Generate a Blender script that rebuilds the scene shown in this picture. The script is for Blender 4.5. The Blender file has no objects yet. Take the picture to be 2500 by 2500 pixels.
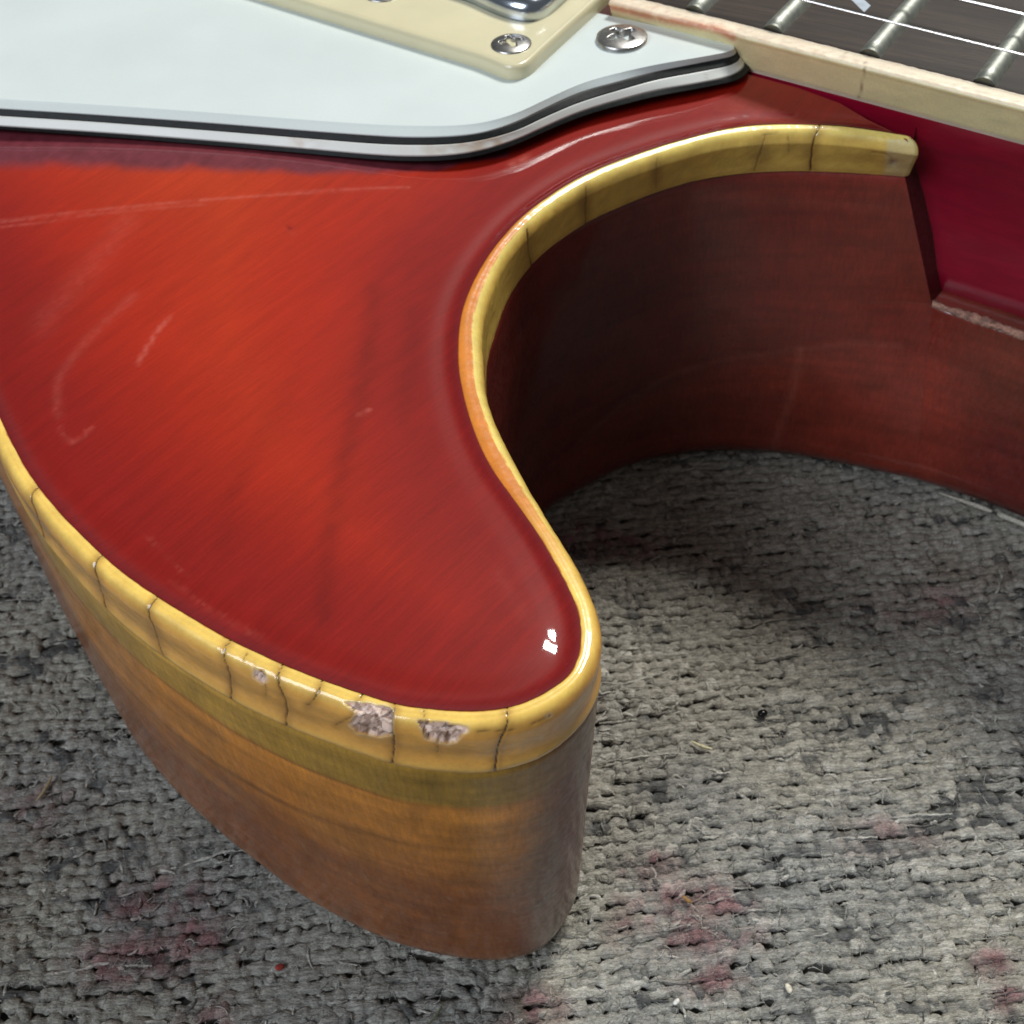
import bpy, math, random
import numpy as np
from mathutils import Matrix, Vector, noise as mnoise
from mathutils.geometry import delaunay_2d_cdt
random.seed(7); rng = np.random.default_rng(7)
S = 0.001                                   # everything below is measured in millimetres

# ---------------------------------------------------------------- camera
TH, ROLL, F, CZ = math.radians(48.5), math.radians(-4.0), 2900.0, 121.0
fw = np.array([0, math.cos(TH), -math.sin(TH)]); rt = np.array([1.0, 0, 0]); up = np.cross(rt, fw)
R2 = rt*math.cos(ROLL) + up*math.sin(ROLL); U2 = -rt*math.sin(ROLL) + up*math.cos(ROLL)
cam = bpy.data.cameras.new('camera'); camo = bpy.data.objects.new('camera', cam)
bpy.context.scene.collection.objects.link(camo); bpy.context.scene.camera = camo
camo.matrix_world = Matrix(((R2[0], U2[0], -fw[0], 0), (R2[1], U2[1], -fw[1], 0), (R2[2], U2[2], -fw[2], CZ*S), (0, 0, 0, 1)))
cam.sensor_width = 36; cam.lens = F/2500*36; cam.clip_start = 0.002; cam.clip_end = 20
cam.dof.use_dof = True; cam.dof.focus_distance = 0.097; cam.dof.aperture_fstop = 95

# ---------------------------------------------------------------- light
sc = bpy.context.scene
sc.view_settings.view_transform = 'Standard'; sc.view_settings.look = 'None'
sc.view_settings.exposure = 0.0; sc.view_settings.gamma = 1
w = bpy.data.worlds.new('World'); sc.world = w; w.use_nodes = True
w.node_tree.nodes['Background'].inputs[0].default_value = (0.80, 0.86, 0.90, 1)
w.node_tree.nodes['Background'].inputs[1].default_value = 0.125
def area(name, loc, target, size, power, col, shape='DISK', size_y=None):
    l = bpy.data.lights.new(name, 'AREA'); l.shape = shape; l.size = size
    if size_y: l.size_y = size_y
    l.energy = power; l.color = col
    o = bpy.data.objects.new(name, l); sc.collection.objects.link(o)
    o.location = loc; o.rotation_euler = (Vector(target)-Vector(loc)).to_track_quat('-Z', 'Y').to_euler()
    return o
key = Vector((0.50, 0.72, 1.20)); tgt = Vector((0, 0.09, 0.03))
kd = (key-tgt).normalized(); ka = kd.orthogonal().normalized(); kb = kd.cross(ka)
for i in range(7):                           # a ceiling fitting of seven round bulbs
    a = i*math.pi/3; r = 0 if i == 6 else 0.13
    area('ceiling_bulb', key + ka*math.cos(a)*r + kb*math.sin(a)*r, tgt, 0.085, 2.75, (1.0, 0.975, 0.925))
area('window', (-0.80, -0.52, 0.86), (0, 0.08, 0.03), 0.65, 10.5, (0.84, 0.90, 1.0), 'RECTANGLE', 0.6)

# ---------------------------------------------------------------- helpers
def un(P, z):
    P = np.atleast_2d(np.array(P, float)); z = np.broadcast_to(np.asarray(z, float), (len(P),))
    d = fw + ((P[:, 0]-1250)/F)[:, None]*R2 - ((P[:, 1]-1250)/F)[:, None]*U2
    t = (z-CZ)/d[:, 2]; return np.c_[d[:, 0]*t, d[:, 1]*t]
def pr(X):
    V = X-np.array([0, 0, CZ]); d = V@fw
    return np.c_[1250+F*(V@R2)/d, 1250-F*(V@U2)/d]
def smooth(P, n=8):
    """Catmull-Rom through the points"""
    P = np.asarray(P, float); Q = np.vstack([2*P[0]-P[1], P, 2*P[-1]-P[-2]]); out = []
    t = np.linspace(0, 1, n, endpoint=False)[:, None]
    for i in range(1, len(Q)-2):
        a, b, c, d = Q[i-1], Q[i], Q[i+1], Q[i+2]
        out.append(.5*((2*b)+(c-a)*t+(2*a-5*b+4*c-d)*t**2+(3*b-a-3*c+d)*t**3))
    return np.vstack(out+[P[-1:]])
def arc(P):
    return np.r_[0, np.cumsum(np.linalg.norm(np.diff(P, axis=0), axis=1))]
def resample(P, step=None, n=None):
    s = arc(P); n = n or max(2, int(s[-1]/step)+1); t = np.linspace(0, s[-1], n)
    return np.c_[tuple(np.interp(t, s, P[:, k]) for k in range(P.shape[1]))]
def gsm(P, sig):
    """gaussian smoothing along a curve, ends kept"""
    k = np.arange(-int(3*sig), int(3*sig)+1); g = np.exp(-k**2/(2*sig*sig)); g /= g.sum(); h = len(k)//2
    out = np.empty_like(P)
    for j in range(P.shape[1]):
        c = P[:, j]; e = np.r_[2*c[0]-c[h:0:-1], c, 2*c[-1]-c[-2:-h-2:-1]]
        out[:, j] = np.convolve(e, g, 'valid')
    return out
def sdist(X, P):
    """distance from points X to polyline P"""
    best = np.full(len(X), 1e9)
    for a, b in zip(P[:-1], P[1:]):
        ab = b-a; L = (ab**2).sum()+1e-12
        t = np.clip(((X-a)@ab)/L, 0, 1)
        best = np.minimum(best, ((X-a-t[:, None]*ab)**2).sum(1))
    return np.sqrt(best)
def vnoise(P, seed=0):
    """value noise, P (n,k) -> -1..1"""
    P = np.asarray(P, float); k = P.shape[1]; I = np.floor(P).astype(np.int64); f = P-I; f = f*f*(3-2*f)
    tot = np.zeros(len(P))
    for c in range(2**k):
        off = np.array([(c >> j) & 1 for j in range(k)]); J = I+off
        h = np.full(len(P), seed*7919+101, np.int64)
        for j in range(k): h = (h*1103515245 + J[:, j]*(12345+j*7768) + 977*j) & 0x7fffffff; h ^= h >> 13
        h = (h*1274126177) & 0x7fffffff; h ^= h >> 11; v = (h & 0xffff)/32767.5-1
        tot += v*np.prod(np.where(off == 1, f, 1-f), axis=1)
    return tot
def fbm(P, seed=0, n=3):
    P = np.asarray(P, float); return sum(vnoise(P*2**i, seed+i)/2**i for i in range(n))/(2-2**(1-n))
def sstep(x, a, b):
    t = np.clip((x-a)/(b-a), 0, 1); return t*t*(3-2*t)
def lerp(a, b, t): return a+(b-a)*t

def mesh(name, V, faces, mat=None, parent=None, col=None, shade=True, alpha=None):
    """V in mm; faces: (n,k) int array or list"""
    V = np.asarray(V, float)*S; me = bpy.data.meshes.new(name)
    if isinstance(faces, np.ndarray):
        k = faces.shape[1]; n = len(faces)
        me.vertices.add(len(V)); me.vertices.foreach_set('co', V.astype(np.float32).ravel())
        me.loops.add(n*k); me.loops.foreach_set('vertex_index', faces.astype(np.int32).ravel())
        me.polygons.add(n); me.polygons.foreach_set('loop_start', np.arange(0, n*k, k, dtype=np.int32))
        me.update(calc_edges=True)
    else:
        me.from_pydata(V.tolist(), [], faces); me.update()
    me.polygons.foreach_set('use_smooth', np.full(len(me.polygons), bool(shade)))
    if col is not None:
        a = me.color_attributes.new('tint', 'FLOAT_COLOR', 'POINT')
        a.data.foreach_set('color', np.c_[np.clip(col, 0, 1), np.ones(len(V)) if alpha is None else alpha].astype(np.float32).ravel())
    if mat: me.materials.append(mat)
    o = bpy.data.objects.new(name, me); sc.collection.objects.link(o)
    if parent: o.parent = parent
    return o
def gridfaces(n, m, closed=False):
    i, j = np.meshgrid(np.arange(n-1), np.arange(m if closed else m-1), indexing='ij'); i = i.ravel(); j = j.ravel(); j2 = (j+1) % m
    return np.c_[i*m+j, i*m+j2, (i+1)*m+j2, (i+1)*m+j]
def recalc(o):
    import bmesh
    bm = bmesh.new(); bm.from_mesh(o.data); bmesh.ops.recalc_face_normals(bm, faces=bm.faces); bm.to_mesh(o.data); bm.free(); return o
def empty(name, label, cat, loc=(0, 0, 0)):
    o = bpy.data.objects.new(name, None); sc.collection.objects.link(o); o.location = loc; o.empty_display_size = .01
    o['label'] = label; o['category'] = cat; return o
def prism(outline, z0, z1, bevel=0.0, seg=4):
    """closed outline (n,2) -> verts, faces list; rounded top edge"""
    n = len(outline); c = outline.mean(0)
    nx = np.roll(outline, -1, 0)-np.roll(outline, 1, 0); nrm = np.c_[nx[:, 1], -nx[:, 0]]; nrm /= np.linalg.norm(nrm, axis=1)[:, None]+1e-9
    A = 0.5*np.sum(outline[:, 0]*np.roll(outline[:, 1], -1)-np.roll(outline[:, 0], -1)*outline[:, 1])
    if A < 0: nrm = -nrm
    rings = [np.c_[outline, np.full(n, z0)]]
    if bevel:
        for k in range(seg+1):
            a = k/seg*math.pi/2
            rings.append(np.c_[outline-nrm*bevel*(1-math.cos(a)), np.full(n, z1-bevel+bevel*math.sin(a))])
    else: rings.append(np.c_[outline, np.full(n, z1)])
    V = np.vstack(rings); Fs = []
    for r in range(len(rings)-1):
        for i in range(n):
            j = (i+1) % n; Fs.append((r*n+i, r*n+j, (r+1)*n+j, (r+1)*n+i))
    Fs.append(tuple(range((len(rings)-1)*n, len(rings)*n))); Fs.append(tuple(range(n))[::-1])
    return V, Fs

# ---------------------------------------------------------------- materials
def mat(name, base=None, rough=.5, coat=0, coat_rough=.03, metal=0, spec=.5, sss=0, attr=False, noise=None, bump=None, streak=None, mottle=None):
    """noise=(scale per mm xyz, amount), bump=(scale xyz, height mm) on object coordinates in mm"""
    m = bpy.data.materials.new(name); m.use_nodes = True; N = m.node_tree.nodes; L = m.node_tree.links
    p = N['Principled BSDF']; p.inputs['Roughness'].default_value = rough; p.inputs['Metallic'].default_value = metal
    p.inputs['Specular IOR Level'].default_value = spec
    p.inputs['Coat Weight'].default_value = coat; p.inputs['Coat Roughness'].default_value = coat_rough
    if sss:
        p.inputs['Subsurface Weight'].default_value = sss; p.inputs['Subsurface Radius'].default_value = (1, .6, .3); p.inputs['Subsurface Scale'].default_value = .0012
    tc = N.new('ShaderNodeTexCoord')
    def nz(scale, detail=6, dist=0, rot=0):
        mp = N.new('ShaderNodeMapping'); mp.inputs['Scale'].default_value = [s*1000 for s in scale]
        mp.inputs['Rotation'].default_value = (0, 0, 0)
        src = tc.outputs['Object']
        if rot:
            vr = N.new('ShaderNodeVectorRotate'); vr.rotation_type = 'Z_AXIS'; vr.inputs['Angle'].default_value = rot
            L.new(src, vr.inputs['Vector']); src = vr.outputs[0]
        L.new(src, mp.inputs[0]); t = N.new('ShaderNodeTexNoise')
        t.inputs['Scale'].default_value = 1; t.inputs['Detail'].default_value = detail; t.inputs['Distortion'].default_value = dist
        L.new(mp.outputs[0], t.inputs['Vector']); return t.outputs['Fac']
    if attr:
        a = N.new('ShaderNodeAttribute'); a.attribute_name = 'tint'; c = a.outputs['Color']
        if coat: mu = N.new('ShaderNodeMath'); mu.operation = 'MULTIPLY'; mu.inputs[1].default_value = coat; L.new(a.outputs['Alpha'], mu.inputs[0]); L.new(mu.outputs[0], p.inputs['Coat Weight'])
    else:
        rgb = N.new('ShaderNodeRGB'); rgb.outputs[0].default_value = (*base, 1); c = rgb.outputs[0]
    for spec_ in (noise or []):
        sc_, lo, hi = spec_[:3]; rot = spec_[3] if len(spec_) > 3 else 0
        f = nz(sc_, rot=rot); mr = N.new('ShaderNodeMapRange'); mr.inputs['From Min'].default_value = .3; mr.inputs['From Max'].default_value = .7
        mr.inputs['To Min'].default_value = lo; mr.inputs['To Max'].default_value = hi; L.new(f, mr.inputs['Value'])
        mx = N.new('ShaderNodeVectorMath'); mx.operation = 'SCALE'; L.new(c, mx.inputs[0]); L.new(mr.outputs[0], mx.inputs['Scale']); c = mx.outputs[0]
    L.new(c, p.inputs['Base Color'])
    if mottle:
        sc_, lo, hi = mottle; f = nz(sc_); mr = N.new('ShaderNodeMapRange'); mr.inputs['From Min'].default_value = .35; mr.inputs['From Max'].default_value = .65
        mr.inputs['To Min'].default_value = lo; mr.inputs['To Max'].default_value = hi; L.new(f, mr.inputs['Value']); L.new(mr.outputs[0], p.inputs['Roughness'])
    if bump:
        prev = None
        for b in bump:
            sc_, h, where = b[:3]; rot = b[3] if len(b) > 3 else 0
            bn = N.new('ShaderNodeBump'); bn.inputs['Distance'].default_value = h*S; bn.inputs['Strength'].default_value = 1
            L.new(nz(sc_, 4, rot=rot), bn.inputs['Height'])
            if prev: L.new(prev, bn.inputs['Normal'])
            prev = bn.outputs[0]
            if where in ('base', 'both'): L.new(prev, p.inputs['Normal'])
            if where in ('coat', 'both'): L.new(prev, p.inputs['Coat Normal'])
    return m
GR = math.radians(-38)
M = {
 'top':   mat('cherry_lacquer', attr=True, rough=.5, coat=.85, coat_rough=.045, spec=.15,
              noise=[((.09, .9, .3), .92, 1.08, math.radians(-50)), ((.30, 7.5, 1), .90, 1.12, math.radians(-46)), ((.05, .06, .05), .94, 1.05), ((4, 4, 4), .95, 1.05)],
              bump=[((.06, .07, .1), .10, 'coat'), ((.7, .7, .7), .002, 'coat')]),
 'bind':  mat('aged_binding', attr=True, rough=.35, coat=.8, coat_rough=.06, sss=.25,
              noise=[((.5, .5, .5), .90, 1.08), ((3, 3, 3), .95, 1.05)], bump=[((.9, .9, .6), .03, 'both'), ((5, 5, 5), .004, 'both')]),
 'side':  mat('mahogany_lacquer', attr=True, rough=.5, coat=.6, coat_rough=.12,
              noise=[((.12, .12, 1.1), .88, 1.12), ((.35, .35, .30), .85, 1.15), ((3.2, 3.2, .5), .84, 1.16), ((7, 7, 7), .88, 1.12)],
              bump=[((2.5, 2.5, .5), .02, 'both'), ((.3, .3, .8), .03, 'both')], mottle=((1.5, 1.5, 1.5), .35, .55)),
 'neck':  mat('crimson_lacquer', (.27, .002, .022), rough=.4, coat=.6, coat_rough=.08, noise=[((.2, .2, 1.2), .85, 1.15)], bump=[((.2, .2, .3), .04, 'coat')]),
 'white': mat('white_plastic', attr=True, rough=.42, spec=.45, coat=.35, coat_rough=.2, noise=[((.05, .05, .05), .97, 1.03), ((2.5, 2.5, 2.5), .985, 1.015)], bump=[((6, 6, 6), .002, 'both'), ((.25, 7, 2), .0025, 'both', .6)], mottle=((.12, .12, .12), .34, .50)),
 'black': mat('black_plastic', (.010, .012, .012), rough=.55, spec=.25, noise=[((1.5, 1.5, 4), .6, 1.6)], bump=[((1, 1, 6), .01, 'both')]),
 'cream': mat('cream_plastic', (.72, .66, .43), rough=.34, coat=.7, coat_rough=.12, sss=.1, noise=[((.15, .15, .15), .95, 1.04)], bump=[((5, 5, 5), .0015, 'both')]),
 'metal': mat('worn_nickel', (.50, .49, .47), rough=.33, metal=1, noise=[((1.6, 1.6, 1.6), .65, 1.2)], bump=[((1, 1, 1), .006, 'both')]),
 'chrome': mat('nickel_cover', (.62, .68, .76), rough=.20, metal=1, noise=[((.25, .25, .25), .8, 1.1)], bump=[((.3, .3, .3), .02, 'both')]),
 'fretm': mat('fret_nickel', (.42, .44, .39), rough=.52, metal=1, noise=[((1.2, 1.2, 1.2), .8, 1.15)], bump=[((.4, 3, 3), .008, 'both')]),
 'wood':  mat('rosewood', (.026, .017, .012), rough=.45, spec=.3, noise=[((.12, 3.0, 1), .55, 1.5, math.radians(32)), ((.06, .25, .1), .6, 1.6, math.radians(32))],
              bump=[((.4, 6, 1), .02, 'both', math.radians(32))]),
 'pearl': mat('pearl_inlay', (.50, .56, .62), rough=.22, noise=[((.5, .5, .5), .8, 1.2)]),
 'string': mat('string_steel', (.80, .80, .80), rough=.25, metal=1),
 'fbind': mat('worn_neck_binding', attr=True, rough=.45, coat=.25, coat_rough=.2, sss=.15, noise=[((.4, .4, .8), .94, 1.05), ((4, 4, 4), .94, 1.06)], bump=[((3, 3, 3), .008, 'both')]),
 'raw':   mat('bare_wood', attr=True, rough=.75, noise=[((4, 4, 4), .6, 1.35)], bump=[((5, 5, 5), .06, 'both')]),
 'yarn':  mat('wool_yarn', attr=True, rough=.95, spec=.12, noise=[((.6, 3.2, 3), .60, 1.42), ((3.0, 10, 8), .60, 1.42), ((14, 14, 14), .75, 1.25)], bump=[((1.5, 5, 5), .22, 'both'), ((5, 11, 11), .10, 'both')]),
 'back':  mat('rug_backing', (.11, .105, .09), rough=1, noise=[((.6, .6, .6), .6, 1.4)]),
 'floor': mat('floor', (.16, .14, .12), rough=.7, noise=[((.01, .08, .1), .8, 1.2)]),
}

# ---------------------------------------------------------------- setting: floor
fl = mesh('floor', [(-1500, -1200, -4), (1500, -1200, -4), (1500, 1800, -4), (-1500, 1800, -4)], [(0, 1, 2, 3)], M['floor'], shade=False)
fl['kind'] = 'structure'

# ---------------------------------------------------------------- the body's outline
ZR, ZB, ZL = 49.5, 43.0, 2.0        # rim, foot of the binding, foot of the side
BB = [(0, 1111), (25, 1167), (106, 1310), (255, 1481), (404, 1605), (565, 1707), (699, 1772), (842, 1825), (955, 1864), (1069, 1881), (1155, 1887), (1240, 1876), (1325, 1847), (1388, 1802), (1434, 1750), (1460, 1690)]
SIL = [(1465, 1600), (1457, 1545), (1436, 1488), (1404, 1423), (1352, 1339), (1325, 1293), (1272, 1200), (1232, 1122), (1203, 1050), (1188, 985)]
BC = [(1187, 902), (1209, 815), (1245, 721), (1317, 627), (1426, 547), (1535, 496), (1643, 456), (1752, 431), (1897, 418), (2042, 420), (2209, 431)]
W0 = np.vstack([[(-150, 165), (-118, 150), (-96, 142), (-82, 133), (-71.5, 120), (-66.5, 111), (-57, 96)], un(BB, ZB), un(SIL, 46.0), un(BC, ZB)])
Wc = gsm(resample(smooth(W0, 12), .12), 8)
# red edge of the top (inner edge of the binding)
TI = [(93, 1186), (248, 1353), (385, 1456), (562, 1561), (689, 1620), (789, 1661), (882, 1692), (967, 1719), (1069, 1732), (1155, 1736), (1240, 1728), (1297, 1710), (1354, 1677), (1388, 1654), (1411, 1614), (1420, 1557), (1414, 1500), (1390, 1440), (1346, 1359), (1307, 1294), (1242, 1203), (1197, 1139), (1158, 1055), (1129, 955), (1118, 866), (1129, 757), (1172, 656), (1230, 575), (1303, 505), (1426, 427), (1571, 370), (1680, 337), (1825, 306), (1998, 304), (2100, 312), (2210, 329)]
T0 = np.vstack([[(-148, 168), (-116.5, 152.5), (-94.5, 144.5), (-80, 135.5), (-69, 122), (-64, 112.5), (-54, 96.5)], un([(0, 1018)], ZR), un(TI, ZR)])
Tc = gsm(resample(smooth(T0, 12), .12), 8)
# pair each outer point with its nearest inner one, monotone and smoothed
sT = arc(Tc); idx = np.empty(len(Wc), int); lo = 0
for i in range(len(Wc)):
    hi = min(len(Tc), lo+120); d = ((Tc[lo:hi]-Wc[i])**2).sum(1); lo = lo+int(d.argmin()) if i else 0; idx[i] = lo
sp = gsm(np.maximum.accumulate(sT[idx])[:, None], 25)[:, 0]; sp[-1] = sT[-1]
TI_ = np.c_[np.interp(sp, sT, Tc[:, 0]), np.interp(sp, sT, Tc[:, 1])]
sW = arc(Wc); nW = len(Wc)
tanW = np.gradient(Wc, axis=0); tanW /= np.linalg.norm(tanW, axis=1)[:, None]; nW_out = np.c_[tanW[:, 1], -tanW[:, 0]]   # outward
# s of landmarks
def s_at(P): return sW[((Wc-np.asarray(P))**2).sum(1).argmin()]
S_TIP = s_at(un([(1465, 1600)], 46)[0]); S_CUT = s_at(un([(1232, 1122)], 46)[0])

# ---------------------------------------------------------------- guitar
guitar = empty('electric_guitar', 'cherry red electric guitar with cracked yellow binding and white pickguard lying on the rug', 'guitar', (0, .1, 0))
gl = Matrix.Translation((0, -.1, 0))
def gpart(o):
    o.parent = guitar; o.matrix_parent_inverse = Matrix.Identity(4); o.location = (0, -.1, 0); return o

# -- side of the body
foot_px = [(31, 1211), (93, 1322), (124, 1428), (186, 1552), (267, 1701), (348, 1838), (447, 1956), (559, 2061), (614, 2103), (728, 2189), (899, 2286), (1012, 2326), (1126, 2351), (1212, 2357), (1297, 2343), (1354, 2303), (1394, 2240)]
L0 = np.vstack([[(-150.5, 165), (-118.5, 150), (-96.5, 142), (-82.5, 134), (-73, 123), (-68.5, 114.5)], un(foot_px[2:], ZL),
     [(4.1, 51.5), (4.3, 55.5), (3.3, 61), (1.0, 67), (-1.2, 73), (-3.0, 82), (-2.0, 91), (0.6, 98.5)], un([(1325, 1265), (1390, 1214), (1535, 1141), (1643, 1112), (1752, 1100), (1897, 1105), (2042, 1130), (2236, 1172)], ZL)])
Lc = gsm(resample(smooth(L0, 12), .2), 6)
stepW = slice(0, nW, 3)
Wd = np.vstack([Wc[::3], Wc[-1:]]); sD = np.r_[sW[::3], sW[-1]]; No = np.vstack([nW_out[::3], nW_out[-1:]])
sL = arc(Lc); idl = np.empty(len(Wd), int); lo = 0
for i in range(len(Wd)):
    hi = min(len(Lc), lo+80); d = ((Lc[lo:hi]-Wd[i])**2).sum(1); lo = lo+int(d.argmin()) if i else 0; idl[i] = lo
spl = gsm(np.maximum.accumulate(sL[idl])[:, None], 14)[:, 0]
endblend = sstep(sD, sD[-1]-22, sD[-1]); spl = lerp(spl, np.minimum(sL[-1], spl+(sL[-1]-spl[-1])), endblend); spl[-1] = sL[-1]
Ld = np.c_[np.interp(spl, sL, Lc[:, 0]), np.interp(spl, sL, Lc[:, 1])]
# the edge beside the neck runs outwards to P1, 17 mm below the binding
P1 = un([(2275, 745)], 26)[0]
M26 = Wd+(Ld-Wd)*((ZB-26)/(ZB-ZL)); corr = P1-M26[-1]
M26 = M26+corr*(sstep(sD, sD[-1]-16, sD[-1])**1.6)[:, None]
zu = np.linspace(ZB, 26, 44); zl = np.linspace(26, 4.2, 54)[1:]
rows = []
for z in zu: rows.append(np.c_[lerp(Wd, M26, (ZB-z)/(ZB-26)), np.full(len(Wd), z)])
for z in zl: rows.append(np.c_[lerp(M26, Ld, ((26-z)/(26-ZL))), np.full(len(Wd), z)])
for k in range(1, 9):                                  # rounded lower edge
    a = k/8*math.pi/2; rows.append(np.c_[Ld-No*(2.6*(1-math.cos(a)))+0*No, np.full(len(Wd), 4.2-3.8*math.sin(a))])
R = np.array(rows)                                     # (nz, ns, 3)
R[0, :, :2] -= No*.35; R[1, :, :2] -= No*.12           # the wood stands back a little under the binding
nz_, ns_ = R.shape[:2]; V = R.reshape(-1, 3)
# paint: follows the place on the body
sg = np.tile(sD, nz_); zg = V[:, 2]; px = pr(V)
dcut = sstep(sg, S_TIP-4, S_TIP+14)                    # 0 outer side, 1 inside of the cutaway
n1 = fbm(np.c_[sg*.06, zg*.35], 3); n2 = fbm(np.c_[sg*.5, zg*.10], 5); n3 = fbm(np.c_[sg*.02, zg*.9], 9)
band = 1-sstep(zg+.5*n1, 36.6, 37.2)
olive = np.array([.31, .172, .019]); amber = np.array([.56, .215, .026]); brown = np.array([.255, .078, .017]); purple = np.array([.165, .056, .027])
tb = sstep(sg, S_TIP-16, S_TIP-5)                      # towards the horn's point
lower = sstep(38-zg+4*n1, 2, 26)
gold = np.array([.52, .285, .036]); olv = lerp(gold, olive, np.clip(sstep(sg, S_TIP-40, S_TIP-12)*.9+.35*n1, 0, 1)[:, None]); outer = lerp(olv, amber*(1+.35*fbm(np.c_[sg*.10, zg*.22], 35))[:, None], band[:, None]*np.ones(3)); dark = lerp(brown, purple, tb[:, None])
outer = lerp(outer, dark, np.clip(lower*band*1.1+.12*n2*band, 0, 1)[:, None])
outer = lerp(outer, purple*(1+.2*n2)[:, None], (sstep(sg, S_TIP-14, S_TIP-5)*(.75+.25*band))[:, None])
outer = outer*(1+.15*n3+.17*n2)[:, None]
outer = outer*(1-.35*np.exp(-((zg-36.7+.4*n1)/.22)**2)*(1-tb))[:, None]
streak = np.exp(-((zg-(31-.12*(S_TIP-sg)))/.5)**2)*sstep(S_TIP-sg, 8, 25)*.35
outer = outer*(1-streak)[:, None]
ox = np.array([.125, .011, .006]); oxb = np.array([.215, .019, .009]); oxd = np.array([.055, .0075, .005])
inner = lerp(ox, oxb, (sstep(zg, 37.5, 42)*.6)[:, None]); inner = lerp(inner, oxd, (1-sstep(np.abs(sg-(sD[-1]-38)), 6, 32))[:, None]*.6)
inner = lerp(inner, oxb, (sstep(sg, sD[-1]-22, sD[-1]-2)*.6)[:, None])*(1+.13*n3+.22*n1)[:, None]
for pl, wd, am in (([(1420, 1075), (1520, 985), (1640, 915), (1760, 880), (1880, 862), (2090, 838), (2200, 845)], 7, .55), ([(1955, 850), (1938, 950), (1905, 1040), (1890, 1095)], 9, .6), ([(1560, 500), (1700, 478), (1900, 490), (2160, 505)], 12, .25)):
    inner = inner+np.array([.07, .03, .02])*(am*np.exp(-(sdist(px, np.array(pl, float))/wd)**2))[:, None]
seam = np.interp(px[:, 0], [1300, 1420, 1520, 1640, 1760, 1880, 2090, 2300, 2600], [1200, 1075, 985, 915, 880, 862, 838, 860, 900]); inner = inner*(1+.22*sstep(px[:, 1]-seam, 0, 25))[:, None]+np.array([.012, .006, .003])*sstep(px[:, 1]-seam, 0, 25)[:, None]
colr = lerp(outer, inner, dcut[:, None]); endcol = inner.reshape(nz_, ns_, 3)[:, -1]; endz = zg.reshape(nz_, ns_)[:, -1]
hair = np.clip(fbm(np.c_[sg*3.2+zg*.5, zg*.22], 33)-.42, 0, 1)*2.4*(1-dcut)*sstep(34-zg, 0, 18); colr = lerp(colr, np.array([.36, .22, .13]), np.clip(hair*.5, 0, .6)[:, None])
wear = (fbm(np.c_[sg*.4, zg*.4], 31)*.5+.5)*np.exp(-((zg-3.2)/1.6)**2)*(1-dcut)
colr = lerp(colr, np.array([.30, .16, .09]), (wear*.35)[:, None])
V = V.copy()
nn = np.tile(No, (nz_, 1)); V[:, :2] += nn*(.10*fbm(np.c_[sg*.12, zg*.12], 41)*sstep(42.5-zg, 0, 3))[:, None]
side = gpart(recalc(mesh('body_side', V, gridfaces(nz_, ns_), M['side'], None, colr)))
# -- heel below the neck: front wall, step and the end beside the neck
LT = un([(2275, 745), (2310, 760), (2390, 787), (2500, 826), (2640, 878)], 26); LT = np.vstack([LT, LT[-1]+(LT[-1]-LT[-2])*4])
LBm = un([(2236, 1172), (2290, 1188), (2390, 1222), (2500, 1265), (2640, 1322)], ZL); LBm = np.vstack([LBm, LBm[-1]+(LBm[-1]-LBm[-2])*4])
A = resample(smooth(LT, 10), n=130); B = resample(smooth(LBm, 10), n=130)
A[0] = P1; B[0] = Ld[-1]
hn = np.gradient(B, axis=0); hn /= np.linalg.norm(hn, axis=1)[:, None]; hn = np.c_[hn[:, 1], -hn[:, 0]]
hn = lerp(np.tile(No[-1], (130, 1)), hn, sstep(np.arange(130), 0, 20)[:, None])
# neck line (side plane of the neck)
NK = un([(1866, 186), (2500, 356)], 50.2); nd = NK[1]-NK[0]; nd /= np.linalg.norm(nd); nperp = np.array([-nd[1], nd[0]])   # towards the back
def on_neck(P, off=0.0): P = np.atleast_2d(P); return NK[0]+((P-NK[0])@nd)[:, None]*nd + nperp*off
Bk = on_neck(A, 13.0)
far = ((A-NK[0])@nperp)                                  # negative = in front of the neck
rows = [np.c_[Bk, np.full(130, 26.3)], np.c_[lerp(Bk, A, .55), np.full(130, 26.3)], np.c_[A-hn*.5, np.full(130, 26.25)], np.c_[A, np.full(130, 25.8)]]
for z in zl: rows.append(np.c_[lerp(A, B, (26-z)/(26-ZL)), np.full(130, z)])
for k in range(1, 9):
    a = k/8*math.pi/2; rows.append(np.c_[B-hn*(2.6*(1-math.cos(a))), np.full(130, 4.2-3.8*math.sin(a))])
R = np.array(rows); n_, m_ = R.shape[:2]; V = R.reshape(-1, 3); sh = np.tile(np.arange(130)*.5, n_)+sD[-1]
n1 = fbm(np.c_[sh*.05, V[:, 2]*.35], 3); n3 = fbm(np.c_[sh*.03, V[:, 2]*.9], 9)
c = lerp(np.array([.115, .013, .009]), np.array([.15, .022, .010]), sstep(V[:, 2], 8, 24)[:, None])*(1+.3*n3+.25*n1)[:, None]
co = np.c_[tuple(np.interp(V[:, 2], endz[::-1], endcol[::-1, k]) for k in range(3))]; c = lerp(co, c, sstep(sh-sD[-1], 0, 14)[:, None])
hl = gpart(recalc(mesh('neck_heel', V, gridfaces(n_, m_), M['side'], None, c)))
# end face of the body beside the neck
zs = np.linspace(ZR-.3, 26, 30); E0 = np.array([lerp(Wd[-1], P1, max(0, (ZB-z)/(ZB-26))) for z in zs]); E1 = on_neck(E0, 14.0)+nd*1.0
V = np.vstack([np.c_[lerp(E0, E1, t), zs] for t in (0, .3, 1)])
gpart(mesh('body_end', V, gridfaces(3, 30), M['side'], None, np.tile((.04, .008, .006), (len(V), 1))))
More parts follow.
